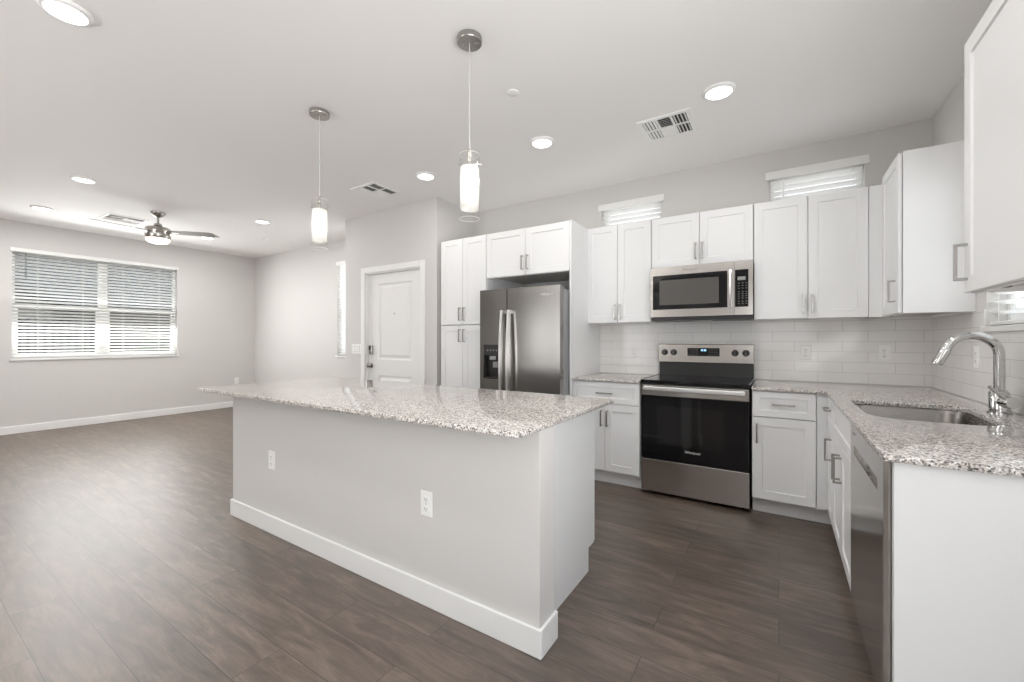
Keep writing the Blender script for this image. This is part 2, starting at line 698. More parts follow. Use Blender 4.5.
# backsplash tiles, one continuous tiled surface on each wall
struct('wall_tile_back', slab_with_holes(B(), -1.533, RX - .008, .86, 1.43, 0, .008, [(-1.533, -.955, 1.39, 1.43), (-.16, RX - .008, 1.39, 1.43)], lambda u, v, t: (u, BY - t, v)), 'tile', 'white subway tile backsplash behind the range', 'backsplash')
struct('wall_tile_right', slab_with_holes(B(), 1.62, BY, .86, 1.39, 0, .008, [(WIN_S[0] - .0, WIN_S[1] + .0, WIN_S[2] - .03, 1.39)], lambda u, v, t: (RX - t, u, v)), 'tile', 'white subway tile backsplash behind the faucet', 'backsplash')


# ------------------------------------------------------------------ windows: frame, sashes, panes
def window(name, label, w, h, loc, rotz, cols=1, rail=None, glass='glass'):
    """local: x along the opening, y outward (0 = inner wall face), z up"""
    r = sroot(name, label, 'window', loc, rotz)
    bm = B()
    f = .035
    for a in ((0, f, 0, h), (w - f, w, 0, h), (f, w - f, 0, f), (f, w - f, h - f, h)):
        box(bm, a[0], a[1], .075, .13, a[2], a[3], .003)
    for c in range(1, cols):
        box(bm, w * c / cols - .05, w * c / cols + .05, .07, .13, f, h - f, .003)
    obj('window_frame', bm, 'trim', r)
    for c in range(cols):
        x0, x1 = w * c / cols + (f if c == 0 else .05), w * (c + 1) / cols - (f if c == cols - 1 else .05)
        if rail:
            bm = B()
            box(bm, x0, x1, .08, .12, rail - .028, rail + .028, .003)
            for (a0, a1) in ((x0, x0 + .028), (x1 - .028, x1)):
                box(bm, a0, a1, .085, .115, f, rail - .028, .003)
            box(bm, x0 + .028, x1 - .028, .085, .115, f, f + .03, .003)
            obj('sash', bm, 'trim', r)
        obj('pane', box(B(), x0, x1, .098, .103, f, h - f), glass, r)
    return r


def blind(name, label, w, top, bot, y, loc, rotz, tilt, pitch=.0445, valance=(.065, .016, .06), wand=None, group=None, slat='slat'):
    """local: x along, y outward, z up from loc; slats tilt in degrees (outer edge lower)"""
    t = thing(name, label, 'blind', loc, rotz, group)
    vh, vo, vp = valance   # height, overhang each side, projection into the room
    bm = box(B(), -vo, w + vo, -vp, -vp + .012, top - vh, top, .004)
    box(bm, -vo, -vo + .01, -vp + .012, -.001, top - vh, top, .002)
    box(bm, w + vo - .01, w + vo, -vp + .012, -.001, top - vh, top, .002)
    obj('valance', bm, 'trim', t)
    obj('headrail', box(B(), .006, w - .006, y - .022, y + .022, top - vh + .01, top - .012), 'trim', t)
    bm = B()
    a = math.radians(tilt)
    z = top - vh - .02
    hw = .025
    while z > bot + .035:
        n = 3
        pts = []
        for k in range(n + 1):
            s = -hw + 2 * hw * k / n
            cr_ = .0025 * (1 - (s / hw) ** 2)
            pts.append((y + s * math.cos(a), z - s * math.sin(a) + cr_))
        t2 = bmesh.new()
        up = [[t2.verts.new((x, p[0], p[1] + .0013)) for p in pts] for x in (.008, w - .008)]
        dn = [[t2.verts.new((x, p[0], p[1] - .0013)) for p in pts] for x in (.008, w - .008)]
        for k in range(n):
            t2.faces.new((up[0][k], up[1][k], up[1][k + 1], up[0][k + 1]))
            t2.faces.new((dn[0][k], dn[0][k + 1], dn[1][k + 1], dn[1][k]))
        for k in (0, n):
            t2.faces.new((up[0][k], dn[0][k], dn[1][k], up[1][k]))
        for e in (0, 1):
            for k in range(n):
                t2.faces.new((up[e][k], up[e][k + 1], dn[e][k + 1], dn[e][k]))
        bmesh.ops.recalc_face_normals(t2, faces=list(t2.faces))
        merge(bm, t2)
        z -= pitch
    obj('slats', bm, slat, t)
    obj('bottom_rail', box(B(), .006, w - .006, y - .026, y + .026, bot, bot + .02, .004), 'trim', t)
    n = 2 if w < 1 else 4
    for k in range(n):
        x = w * (.13 + .74 * k / (n - 1))
        bm = B()
        for dy in (-.0265, .0265):
            tube(bm, [(x, y + dy, top - vh), (x, y + dy, bot + .01)], .0012, 6)
        obj('ladder_cord', bm, 'plastic', t)
    if wand:
        obj('tilt_wand', tube(B(), [(wand[0], y - .045, top - vh - .01), (wand[0], y - .05, top - vh - wand[1])], .005, 8), 'dark_grey' if wand[2] else 'plastic', t)
    return t


wy0, wy1, wz0, wz1 = WIN_L
# left wall: local +y must point to -X (outward): rotate by +90 deg => local x -> +Y
window('window_1', 'wide double window with white frame on the left wall', wy1 - wy0, wz1 - wz0, (LX, wy0, wz0), PI / 2, 2, .70, 'tinted_glass')
o = sroot('trim_1', 'thin white drywall sill under the wide left window', 'sill', (LX, wy0, wz0), PI / 2)
obj('sill', box(B(), -.02, wy1 - wy0 + .02, -.02, .07, -.028, 0, .004), 'trim', o)
wmid = (wy1 - wy0)
blind('window_blind', 'wide white slatted blind over the double window on the left wall', wmid, wz1 - wz0 + .04, .012, .035,
      (LX, wy0, wz0), PI / 2, 24, .0445, (.05, .018, .02), (.12, .34, True))

# far wall window (its right part lies behind the entry wall)
fx0, fx1, fz0, fz1 = WIN_F
window('window_2', 'narrow white window on the far living room wall', fx1 - fx0, fz1 - fz0, (fx0, BY, fz0), 0, 1, .70)
blind('window_blind', 'narrow strip of white blind left of the entry door wall', fx1 - fx0, fz1 - fz0 + .03, .012, .035, (fx0, BY, fz0), 0, 38, .0445, (.06, .01, .02))
o = sroot('trim_2', 'grey sill under the narrow far window', 'sill', (fx0, BY, fz0))
obj('sill', box(B(), -.02, fx1 - fx0, -.02, .07, -.03, 0, .004), 'trim', o)

for i, (x0, x1, z0, z1) in enumerate((WIN_K1, WIN_K2)):
    window('window_%d' % (3 + i), ('small high window above the wall cabinet beside the fridge', 'small high window above the wall cabinet right of the microwave')[i],
           x1 - x0, z1 - z0, (x0, BY, z0), 0, 1, None, 'dark_tinted_glass')
    blind('window_blind', ('short white blind above the cabinet left of the microwave', 'short white blind above the two door cabinet right of the microwave')[i],
          x1 - x0, z1 - z0 + (.042, .055)[i], .012, .035, (x0, BY, z0), 0, 33, .045, (.064, .026, .03), (.1, .5, False) if i == 1 else None, None, 'thick_slat')

sy0, sy1, sz0, sz1 = WIN_S
# right wall: local +y -> +X : rotate by -90 deg => local x -> -Y, so start at the far jamb
window('window_5', 'white window above the sink', sy1 - sy0, sz1 - sz0, (RX, sy1, sz0), -PI / 2, 1, .45)
blind('window_blind', 'white slatted blind over the window above the sink', sy1 - sy0, sz1 - sz0 - .002, .004, .035, (RX, sy1, sz0), -PI / 2, 14, .05, (.06, .0, -.005))
o = sroot('trim_3', 'white sill under the window above the sink', 'sill', (RX, sy1, sz0), -PI / 2)
obj('sill', box(B(), -.015, sy1 - sy0 + .015, -.022, .07, -.03, 0, .004), 'trim', o)

# unseen rear and right openings, added to bring in fill light
r = sroot('added_door_2', 'added white framed glass door on the rear wall, out of view', 'door', (SL[0], RY, SL[2]))
w, h = SL[1] - SL[0], SL[3] - SL[2]
bm = B()
for a in ((0, .1, 0, h), (w - .1, w, 0, h), (.1, w - .1, 0, .2), (.1, w - .1, h - .12, h)):
    box(bm, a[0], a[1], -.11, -.05, a[2], a[3], .004)
obj('door_frame', bm, 'trim', r)
obj('pane', box(B(), .1, w - .1, -.09, -.085, .2, h - .12), 'glass', r)
window('window_7', 'added white framed window on the right wall beside the camera, out of view', 2.35, 1.8, (RX, .95, .3), -PI / 2, 2)
window('window_8', 'added tall white framed window on the rear wall, out of view', 1.5, 1.8, (RW2[1], RY, RW2[2]), PI, 1)
window('window_6', 'added white framed window on the rear wall, out of view', RW[1] - RW[0], RW[3] - RW[2], (RW[1], RY, RW[2]), PI, 2)

# ------------------------------------------------------------------ entry door
r = sroot('door_1', 'white two panel entry door with keypad lock and knob', 'door', (DX0, EY, 0))
w = DX1 - DX0
bm = B()
cw = .075
for (x0, x1, z0, z1) in ((-cw, -.004, 0, DZ + cw), (w + .004, w + cw, 0, DZ + cw), (-.004, w + .004, DZ + .004, DZ + cw)):
    box(bm, x0, x1, -.018, 0, z0, z1, .004)
obj('casing', bm, 'trim', r)
bm = B()
for (x0, x1, z0, z1) in ((0, .012, 0, DZ), (w - .012, w, 0, DZ), (.012, w - .012, DZ - .012, DZ)):
    box(bm, x0, x1, .0, .11, z0, z1)
obj('jamb', bm, 'trim', r)


def panel_front(bm, w, h, t, panels, y0=0., depth=.01, bevel=.018, raised=True):
    """flat slab whose front (towards -y) has sunk rectangular panels"""
    holes = [(a, b, c, d) for a, b, c, d in panels]
    us = sorted({0, w, *[p[0] for p in holes], *[p[1] for p in holes]})
    vs = sorted({0, h, *[p[2] for p in holes], *[p[3] for p in holes]})
    tb = bmesh.new()
    cache = {}

    def V(x, y, z):
        k = (round(x, 5), round(y, 5), round(z, 5))
        if k not in cache:
            cache[k] = tb.verts.new((x, y, z))
        return cache[k]
    e = .0018
    lo = lambda q, L: e if q == 0 else (L - e if q == L else q)
    for i in range(len(us) - 1):
        for j in range(len(vs) - 1):
            cu, cv = (us[i] + us[i + 1]) / 2, (vs[j] + vs[j + 1]) / 2
            if any(a < cu < b and c < cv < d for a, b, c, d in holes):
                continue
            a, b, c, d = lo(us[i], w), lo(us[i + 1], w), lo(vs[j], h), lo(vs[j + 1], h)
            tb.faces.new([V(a, y0, c), V(b, y0, c), V(b, y0, d), V(a, y0, d)])
    for a, b, c, d in holes:
        rings = [(0, 0), (bevel * .35, depth), ]
        if raised:
            rings += [(bevel * 1.5, depth), (bevel * 2.8, depth * .25)]
        prev = None
        for ins, dep in rings:
            q = [V(a + ins, y0 + dep, c + ins), V(b - ins, y0 + dep, c + ins), V(b - ins, y0 + dep, d - ins), V(a + ins, y0 + dep, d - ins)]
            if prev:
                for k in range(4):
                    tb.faces.new([prev[k], prev[(k + 1) % 4], q[(k + 1) % 4], q[k]])
            prev = q
        tb.faces.new(prev)
    # edge loop, sides and back
    bx = sorted({lo(u, w) for u in us}); bz = sorted({lo(v, h) for v in vs})
    front = [(x, bz[0]) for x in bx] + [(bx[-1], z) for z in bz[1:]] + [(x, bz[-1]) for x in bx[::-1][1:]] + [(bx[0], z) for z in bz[::-1][1:-1]]
    tol = lambda q, s, L: 0 if abs(q - e) < 1e-6 else (L if abs(q - L + e) < 1e-6 else q)
    n = len(front)
    side = [(tol(x, 0, w), tol(z, 0, h)) for x, z in front]
    for k in range(n):
        p, q = front[k], front[(k + 1) % n]
        ps, qs = side[k], side[(k + 1) % n]
        tb.faces.new([V(p[0], y0, p[1]), V(q[0], y0, q[1]), V(qs[0], y0 + e, qs[1]), V(ps[0], y0 + e, ps[1])])
        tb.faces.new([V(ps[0], y0 + e, ps[1]), V(qs[0], y0 + e, qs[1]), V(qs[0], y0 + t, qs[1]), V(ps[0], y0 + t, ps[1])])
    tb.faces.new([V(x, y0 + t, z) for x, z in side[::-1]])
    bmesh.ops.recalc_face_normals(tb, faces=list(tb.faces))
    merge(bm, tb)
    return bm


dw, dh = w - .03, DZ - .02
slab = panel_front(B(), dw, dh, .044, [(.185, dw - .155, .155, .79), (.185, dw - .155, .985, 1.91)], 0, .012, .02)
ob = obj('door_panel', slab, 'door', r)
ob.location = (.015, .03, .006)
bm = box(B(), .045, .105, .006, .03, 1.05, 1.165, .006)
kp = obj('keypad_lock', bm, 'nickel', r, label='satin nickel keypad deadbolt')
obj('keypad', box(B(), .05, .082, .003, .0065, 1.105, 1.158, .002), 'black', kp)
obj('thumb_turn', lathe(B(), [(0, 0), (.013, 0), (.013, .012), (0, .014)], 20, (.072, .006, 1.078), Matrix.Rotation(PI / 2, 4, 'X')), 'nickel', kp, True)
bm = lathe(B(), [(0, 0), (.032, 0), (.032, .006), (.012, .012), (.011, .03), (.024, .038), (.029, .05), (.024, .062), (0, .066)], 28, (.072, .03, .912), Matrix.Rotation(PI / 2, 4, 'X'))
obj('door_knob', bm, 'nickel', r, True, label='round satin nickel knob')
obj('peephole', lathe(B(), [(0, 0), (.009, 0), (.007, .004), (0, .003)], 16, (.485, .03, 1.545), Matrix.Rotation(PI / 2, 4, 'X')), 'dark_grey', r, True)
for z in (.25, 1.085, 1.835):
    bm = lathe(B(), [(0, -.05), (.007, -.05), (.007, .05), (0, .05)], 12, (w - .012, .022, z))
    box(bm, w - .03, w - .001, .026, .031, z - .05, z + .05)
    obj('hinge', bm, 'nickel', r, True)
obj('threshold', box(B(), .012, w - .012, .0, .11, 0, .006), 'nickel', r)

# ================================================================== CABINETS
DT = .02  # door thickness


def handle_bm(vert, L=.134):
    bm = B()
    s = .0055
    if vert:
        box(bm, -s, s, -.036, -.026, -L / 2, L / 2, .0012)
        for z in (-L / 2 + .005, L / 2 - .005):
            box(bm, -s, s, -.028, .0, z - .005, z + .005, .0008)
    else:
        box(bm, -L / 2, L / 2, -.036, -.026, -s, s, .0012)
        for x in (-L / 2 + .005, L / 2 - .005):
            box(bm, x - .005, x + .005, -.028, .0, -s, s, .0008)
    return bm


HV = obj('handle', handle_bm(True), 'handle')
HH = obj('handle', handle_bm(False), 'handle')
HV_ME, HH_ME = HV.data, HH.data
bpy.data.objects.remove(HV)
bpy.data.objects.remove(HH)


def add_handle(parent, x, z, vert):
    o = bpy.data.objects.new('handle', HV_ME if vert else HH_ME)
    C.objects.link(o)
    o.parent = parent
    o.location = (x, 0, z)
    return o


def front(parent, kind, x0, x1, z0, z1, handle=None, rail=.058, label=None):
    """shaker door or drawer front; local front plane y = -DT"""
    w, h = x1 - x0, z1 - z0
    r = min(rail, h * .3)
    bm = panel_front(B(), w, h, DT - .003, [(rail, w - rail, r, h - r)], 0, .007, .008, False)
    o = obj(kind, bm, 'cabinet', parent, label=label)
    o.location = (x0, -DT, z0)
    if handle:
        add_handle(o, handle[0] - x0, handle[1] - z0, handle[2])
    return o


def carcass(parent, w, d, z0, z1, toe=None, upper=False):
    t = .018
    bm = B()
    box(bm, 0, t, 0, d, z0, z1, .001)
    box(bm, w - t, w, 0, d, z0, z1, .001)
    lift = .016 if upper else 0
    box(bm, t, w - t, d - .012, d, z0, z1)
    box(bm, t, w - t, .001, d - .012, z1 - t, z1 - .001)
    box(bm, t, w - t, 0, .019, z0, z0 + .045)
    box(bm, t, w - t, .03, .04, z0 + .045, z1 - t)
    o = obj('carcass', bm, 'cabinet', parent)
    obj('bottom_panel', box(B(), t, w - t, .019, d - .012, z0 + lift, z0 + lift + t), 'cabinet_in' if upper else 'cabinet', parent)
    if toe:
        obj('toe_kick', box(B(), 0, w, toe, toe + .016, 0, z0), 'cabinet', parent)
        for xa in (0, w - t):
            obj('plinth', box(B(), xa, xa + t, toe + .016, d, 0, z0), 'cabinet', parent)
    if upper:
        for x in (w * .27, w * .73):
            obj('mounting_clip', box(B(), x - .014, x + .014, .03, .05, z0 + .003, z0 + lift, .001), 'dark_grey', parent)
    return o


G = .004
BF = 3.42   # face plane of the base carcasses on the back wall (doors stand 2 cm proud, at 3.40)
UF = 3.775  # face plane of the wall cabinets on the back wall
UB, UT = 1.387, 2.292
bd = BY - .01 - BF
ud = BY - .002 - UF


def two_doors(t, w, z0, z1, hz, inset=.002, hoff=.028):
    m = w / 2
    front(t, 'door', inset, m - G / 2, z0, z1, (m - hoff, hz, True))
    front(t, 'door', m + G / 2, w - inset, z0, z1, (m + hoff, hz, True))


# base cabinet left of the range
x0, x1 = -1.532, -.948
t = thing('base_cabinet', 'white base cabinet between fridge panel and range, one drawer over two doors', 'cabinet', (x0, BF, 0))
w = x1 - x0
carcass(t, w, bd, .115, .876, .07)
front(t, 'drawer', .003, w - .003, .695, .872, (w / 2, .782, False), .045)
two_doors(t, w, .125, .689, .57, .003, .026)

# base cabinet right of the range with filler to the corner
x0, x1 = -.16, .21
t = thing('base_cabinet', 'narrow white base cabinet right of the range, one drawer over one door', 'cabinet', (x0, BF, 0))
w = x1 - x0
carcass(t, w, bd, .115, .876, .07)
front(t, 'drawer', .003, w - .003, .695, .872, (w / 2, .786, False), .045)
front(t, 'door', .003, w - .003, .12, .689, (.03, .578, True))
obj('filler_strip', box(B(), w + .001, w + .069, -.012, .008, .115, .876, .001), 'cabinet', t)
obj('toe_kick', box(B(), w + .001, w + .12, .07, .086, 0, .113), 'cabinet', t)

# right run: rot -90 => local x runs towards -Y, local y towards +X ; face of the carcass at x = RF
RF = .287
rd = RX - .01 - RF


def right_thing(name, label, cat, ystart, z=0):
    return thing(name, label, cat, (RF, ystart, z), -PI / 2)


t = right_thing('base_cabinet', 'narrow white corner base cabinet, drawer over one door, next to the sink cabinet', 'cabinet', 3.40)
w = .30
carcass(t, w, rd, .115, .876, .06)
front(t, 'drawer', .02, w - .002, .695, .872, (.165, .80, False), .045)
front(t, 'door', .02, w - .002, .12, .689, (w - .06, .565, True))
t = right_thing('sink_cabinet', 'white sink base cabinet with plain front over two handled doors', 'cabinet', 3.098)
w = 3.098 - 2.328
tt = .018
bm = box(B(), 0, tt, 0, rd, .115, .876)
box(bm, w - tt, w, 0, rd, .115, .876)
box(bm, tt, w - tt, rd - .012, rd, .115, .876)
box(bm, tt, w - tt, .03, .042, .16, .876)
box(bm, tt, w - tt, 0, .05, .115, .16)
obj('carcass', bm, 'cabinet', t)
obj('bottom_panel', box(B(), tt, w - tt, .05, rd - .012, .12, .138), 'cabinet', t)
obj('toe_kick', box(B(), 0, w, .06, .076, 0, .115), 'cabinet', t)
front(t, 'false_front', .002, w - .002, .695, .872, None, .045)
two_doors(t, w, .12, .689, .567, .002, .034)

# dishwasher
dy0, dy1 = 2.322, 1.648
t = right_thing('dishwasher', 'stainless steel dishwasher at the near end of the sink counter', 'dishwasher', dy0)
w = dy0 - dy1
obj('tub', box(B(), .005, w - .005, .03, rd - .03, .1, .865), 'dark_grey', t)
bm = slab_with_holes(B(), .004, w - .004, .115, .868, -.024, .018, [(.09, w - .09, .755, .793)], lambda u, v, q: (u, q, v))
obj('door_panel', bm, 'steel', t)
bm = box(B(), .09, w - .09, -.012, .006, .755, .793)
obj('pocket_handle', bm, 'steel', t)
obj('latch', box(B(), w / 2 - .03, w / 2 + .03, -.022, -.011, .768, .79, .003), 'nickel', t)
obj('indicator', box(B(), .07, .115, -.0255, -.024, .838, .843), 'black', t)
obj('toe_panel', box(B(), .005, w - .005, .06, .075, 0, .1), 'black', t)

# end panel that closes the run towards the camera
o = obj('cabinet_end_panel', box(B(), RF - .006, RX - .001, 1.618, 1.643, 0, .877, .001), 'cabinet')
tag(o, 'white end panel closing the sink run beside the dishwasher', 'panel')


# wall cabinets on the back wall
def wall_cab(label, x0, x1, zb, hz, lip=True):
    t = thing('wall_cabinet', label, 'cabinet', (x0, UF, 0))
    w = x1 - x0
    carcass(t, w, ud, zb, UT, None, True)
    two_doors(t, w, zb + .003, UT - .003, hz, .003, .026)
    return t, w


wall_cab('white two door wall cabinet between fridge panel and microwave', -1.552, -.946, UB, 1.487)
wall_cab('short white wall cabinet directly above the microwave', -.943, -.167, 1.853, 1.968)
t, w = wall_cab('tall two door white wall cabinet right of the microwave', -.164, .524, UB, 1.494)
obj('filler_strip', box(B(), w + .001, .611 + .164, -.008, .012, UB, UT, .001), 'cabinet', t)

# corner wall cabinet on the right wall
URF = .615
urd = RX - .002 - URF
t = right_thing('wall_cabinet', 'white corner wall cabinet with its plain side facing the room', 'cabinet', BY - .002)
t.location.x = URF
w = (BY - .002) - 3.305
zt = 2.315
zc = 2.338
carcass(t, w, urd, UB, zc, None, True)
front(t, 'door', w - .462, w - .012, UB + .003, zc - .003, (w - .012 - .07, 1.525, True))
# near wall cabinet on the right wall
t = right_thing('wall_cabinet', 'nearest white wall cabinet, at the top right edge above the counter end', 'cabinet', 2.19)
t.location.x = .594
w = .53
carcass(t, w, RX - .002 - .594, 1.40, zt, None, True)
front(t, 'door', .002, w - .002, 1.403, zt - .003, (.032, 1.512, True), label='wide shaker door with handle at its far lower corner')

# pantry, fridge enclosure
PF = 3.40
t = thing('pantry_cabinet', 'tall white pantry cabinet with four doors left of the fridge', 'cabinet', (-3.068, PF, 0))
w = -2.466 + 3.068
carcass(t, w, BY - .002 - PF, .115, 2.286, .07)
m = w / 2
for (z0, z1, hz) in ((.12, 1.380, 1.275), (1.389, 2.283, 1.497)):
    front(t, 'door', .003, m - G / 2, z0, z1, (m - .028, hz, True))
    front(t, 'door', m + G / 2, w - .003, z0, z1, (m + .028, hz, True))
t = thing('wall_cabinet', 'deep white two door cabinet above the fridge', 'cabinet', (-2.463, PF, 0))
w = -1.556 + 2.463
carcass(t, w, BY - .002 - PF, 1.842, 2.286, None, True)
two_doors(t, w, 1.845, 2.283, 1.958, .003, .028)
o = obj('fridge_side_panel', box(B(), -1.5545, -1.5355, 3.376, BY - .002, 0, 2.286, .001), 'cabinet')
tag(o, 'tall white panel on the right side of the fridge', 'panel')

# ================================================================== COUNTERTOPS
bm = prism(B(), rounded([(-1.533, 3.376), (-.944, 3.376), (-.944, BY - .009), (-1.533, BY - .009)], [.004] * 4, 2), .878, CT, (), .004)
tag(obj('countertop', bm, 'granite', None, 30), 'short granite countertop between the fridge panel and the range', 'countertop')
sink_hole = rounded([(.332, 2.33), (.74, 2.33), (.768, 2.95), (.332, 2.95)], [.13, .12, .10, .05], 8)
poly = rounded([(-.163, 3.378), (.254, 3.378), (.254, 1.598), (RX - .009, 1.598), (RX - .009, BY - .009), (-.163, BY - .009)], [.004, .006, .012, .003, .003, .003], 4)
bm = prism(B(), poly, .878, CT, (sink_hole,), .004)
tag(obj('countertop', bm, 'granite', None, 30), 'granite corner countertop with the sink cut into it', 'countertop')
bm = prism(B(), rounded([(-3.375, 1.26), (-.775, 1.26), (-.775, 2.285), (-3.375, 2.285)], [.012, .035, .02, .02], 6), .878, CT, (), .005)
tag(obj('island_countertop', bm, 'granite', None, 30), 'long granite countertop lying on the kitchen island', 'countertop')

# sink
t = thing('sink', 'undermount stainless steel sink in the corner countertop', 'sink', (0, 0, 0))
outer = rounded([(.326, 2.324), (.746, 2.324), (.774, 2.956), (.326, 2.956)], [.13, .12, .10, .055], 8)


def basin(bm):
    cx, cy = .55, 2.64
    tb = bmesh.new()
    rings = []
    for s, z in ((1.05, .8765), (1.0, .8765), (.985, .86), (.97, .72), (.93, .685), (.80, .672), (.15, .664)):
        rings.append([tb.verts.new((cx + (x - cx) * s, cy + (y - cy) * s, z)) for x, y in outer])
    n = len(outer)
    for a, b in zip(rings, rings[1:]):
        for k in range(n):
            q = (k + 1) % n
            tb.faces.new((a[k], a[q], b[q], b[k]))
    tb.faces.new(rings[-1])
    bmesh.ops.recalc_face_normals(tb, faces=list(tb.faces))
    merge(bm, tb)
    return bm


ob = obj('basin', basin(B()), 'sink_steel', t, True)
obj('drain', lathe(B(), [(0, .668), (.03, .667), (.045, .671), (.048, .667)], 24, (.545, 2.63, 0)), 'chrome', t, True)

# faucet
t = thing('faucet', 'tall chrome gooseneck pull down faucet behind the sink', 'faucet', (.836, 2.765, CT))
bm = lathe(B(), [(0, 0), (.040, 0), (.040, .006), (.034, .009), (.034, .092), (.030, .098), (.022, .104), (0, .104)], 36)
obj('body', bm, 'chrome', t, True)
R = .086
zc = .264
pts = [(0, 0, .09), (0, 0, .17)] + [(-R + R * math.cos(a), 0, zc + R * math.sin(a)) for a in [math.radians(q) for q in range(0, 161, 8)]]
obj('spout', tube(B(), pts, .0185, 20), 'chrome', t, True)
p, q = Vector(pts[-1]), Vector(pts[-2])
d = (p - q).normalized()
bm = tube(B(), [p - d * .002, p + d * .012, p + d * .014, p + d * .08, p + d * .088], [.0195, .021, .023, .0215, .019], 20)
obj('spray_head', bm, 'chrome', t, True)
rot = Matrix.Rotation(PI / 2, 4, 'X')
bm = lathe(B(), [(0, .02), (.026, .02), (.026, .066), (.024, .069), (0, .069)], 32, (.0, 0, .055), Matrix.Rotation(math.radians(18), 4, 'Z') @ rot)
lv = obj('lever', bm, 'chrome', t, True)
obj('lever_rod', tube(B(), [(.008, -.05, .064), (-.05, -.06, .125)], [.008, .0065], 14), 'chrome', lv, True)

# ================================================================== RANGE
RGX, RGW = -.937, .766
t = thing('range', 'stainless steel electric range with black glass oven door', 'stove', (RGX, 3.40, 0))
w = RGW
obj('body', box(B(), .004, w - .004, .02, .655, .03, .885, .002), 'black', t)
for x in (.05, w - .05):
    for y in (.08, .60):
        obj('foot', lathe(B(), [(0, 0), (.016, 0), (.016, .03), (0, .03)], 12, (x, y, 0)), 'black', t)
# storage drawer with a gently bowed front
bm = box(B(), .004, w - .004, -.004, .02, .032, .284, .003)
obj('storage_drawer', bm, 'steel', t)
dr = obj('oven_door', box(B(), .006, w - .006, -.004, .019, .292, .788, .003), 'black_glass', t, label='black glass oven door')
obj('oven_window', box(B(), .125, w - .165, -.0048, -.004, .41, .715), 'window_glass', dr)
obj('top_strip', box(B(), .006, w - .006, -.006, .019, .790, .874, .003), 'steel', dr, label='stainless strip')
bm = B()
N = 14
for k in range(N):
    xa, xb = .035 + (w - .07) * k / N, .035 + (w - .07) * (k + 1) / N
box(bm, .028, w - .028, -.060, -.042, .832, .868, .007)
box(bm, .032, .056, -.045, -.004, .838, .862, .003)
box(bm, w - .056, w - .032, -.045, -.004, .838, .862, .003)
obj('handle', bm, 'bright_steel', dr)
lettering('logo_lettering', 'Whirlpool', .026, (w * .505, -.0050, .374), (PI / 2, 0, 0), 'logo', dr, .15)
# cooktop
bm = box(B(), 0, w, -.018, .60, .885, .914, .006)
ct = obj('cooktop', bm, 'black_glass', t, label='black glass cooktop')
for x in (.0, w - .008):
    obj('cooktop_trim', box(B(), x - .001, x + .009, .0, .60, .912, .917, .001), 'steel', ct)
mring = mat('printed_ring', (.09, .09, .09), .15)
for (x, y, rr) in ((.20, .16, .105), (.57, .16, .085), (.20, .43, .085), (.57, .43, .105)):
    for r_ in (rr,):
        obj('burner_ring', lathe(B(), [(r_ - .004, .9142), (r_, .9142), (r_, .9146), (r_ - .004, .9146), (r_ - .004, .9142)], 48, (x, y, 0)), mring, ct)
# backguard
bm = box(B(), .004, w - .004, .60, .655, .885, 1.03, .003)
obj('backguard', bm, 'black', t)
cp = obj('control_panel', box(B(), .0, w, .585, .66, 1.027, 1.193, .006), 'steel', t, label='stainless control panel')
for x in (.055, .134, w - .14, w - .06):
    k = obj('knob', lathe(B(), [(0, 0), (.027, 0), (.027, .004), (.022, .008), (.0205, .026), (.018, .029), (0, .029)], 28, (x, .585, 1.118), rot), 'black', cp, True)
    obj('knob_grip', box(B(), x - .004, x + .004, .552, .558, 1.101, 1.135, .002), 'dark_grey', k)
dp = obj('display', box(B(), .25, .508, .582, .587, 1.088, 1.158, .002), 'black_glass', cp)
bm = B()
for k, x in enumerate((.362, .372, .386, .396)):
    box(bm, x, x + .007, .5812, .582, 1.132, 1.147)
obj('clock_digits', bm, 'clock', dp)
bm = B()
for k in range(12):
    if 4 <= k <= 7:
        continue
    for z in (1.102, 1.122, 1.142):
        box(bm, .262 + k * .0205, .272 + k * .0205, .5814, .582, z - .001, z + .002)
obj('touch_keys', bm, 'keys', dp)

# ================================================================== MICROWAVE
t = thing('microwave', 'stainless steel over the range microwave with black window', 'microwave', (-.935, 3.69, 0))
w = .768
obj('body', box(B(), .002, w - .002, .03, BY - .01 - 3.69, 1.425, 1.846, .002), 'dark_grey', t)
bm = box(B(), .004, w - .004, .012, BY - .012 - 3.69, 1.394, 1.425, .004)
obj('vent_base', bm, 'black', t)
obj('light_lens', box(B(), w * .4, w * .6, .15, .22, 1.3925, 1.395), 'plastic', t)
dx = .642
bm = slab_with_holes(B(), 0, dx - .001, 1.425, 1.846, 0, .03, [(.02, dx - .049, 1.487, 1.777)], lambda u, v, q: (u, q, v))
d = obj('door', bm, 'steel', t)
obj('door_glass', box(B(), .018, dx - .047, .0035, .02, 1.485, 1.779), 'black_glass', d)
obj('viewing_window', box(B(), .075, dx - .11, .0025, .0036, 1.525, 1.735), 'mw_glass', d)
N = 12
pts = [(dx - .026, -.012 - .03 * math.sin(PI * k / N), 1.488 + .288 * k / N) for k in range(N + 1)]
bm = tube(B(), pts, .01, 4, (.038, .012))
for z in (1.497, 1.767):
    box(bm, dx - .038, dx - .014, -.016, .004, z - .008, z + .008, .002)
obj('handle', bm, 'bright_steel', d, 30)
lettering('logo_lettering', 'Whirlpool', .028, (.315, -.0008, 1.812), (PI / 2, 0, 0), 'dark_lettering', d, .15)
bm = slab_with_holes(B(), dx + .001, w, 1.425, 1.846, 0, .03, [(dx + .004, w - .03, 1.487, 1.777)], lambda u, v, q: (u, q, v))
p = obj('control_panel', bm, 'steel', t)
kp = obj('keypad', box(B(), dx + .003, w - .028, .002, .02, 1.486, 1.778), 'black_glass', p)
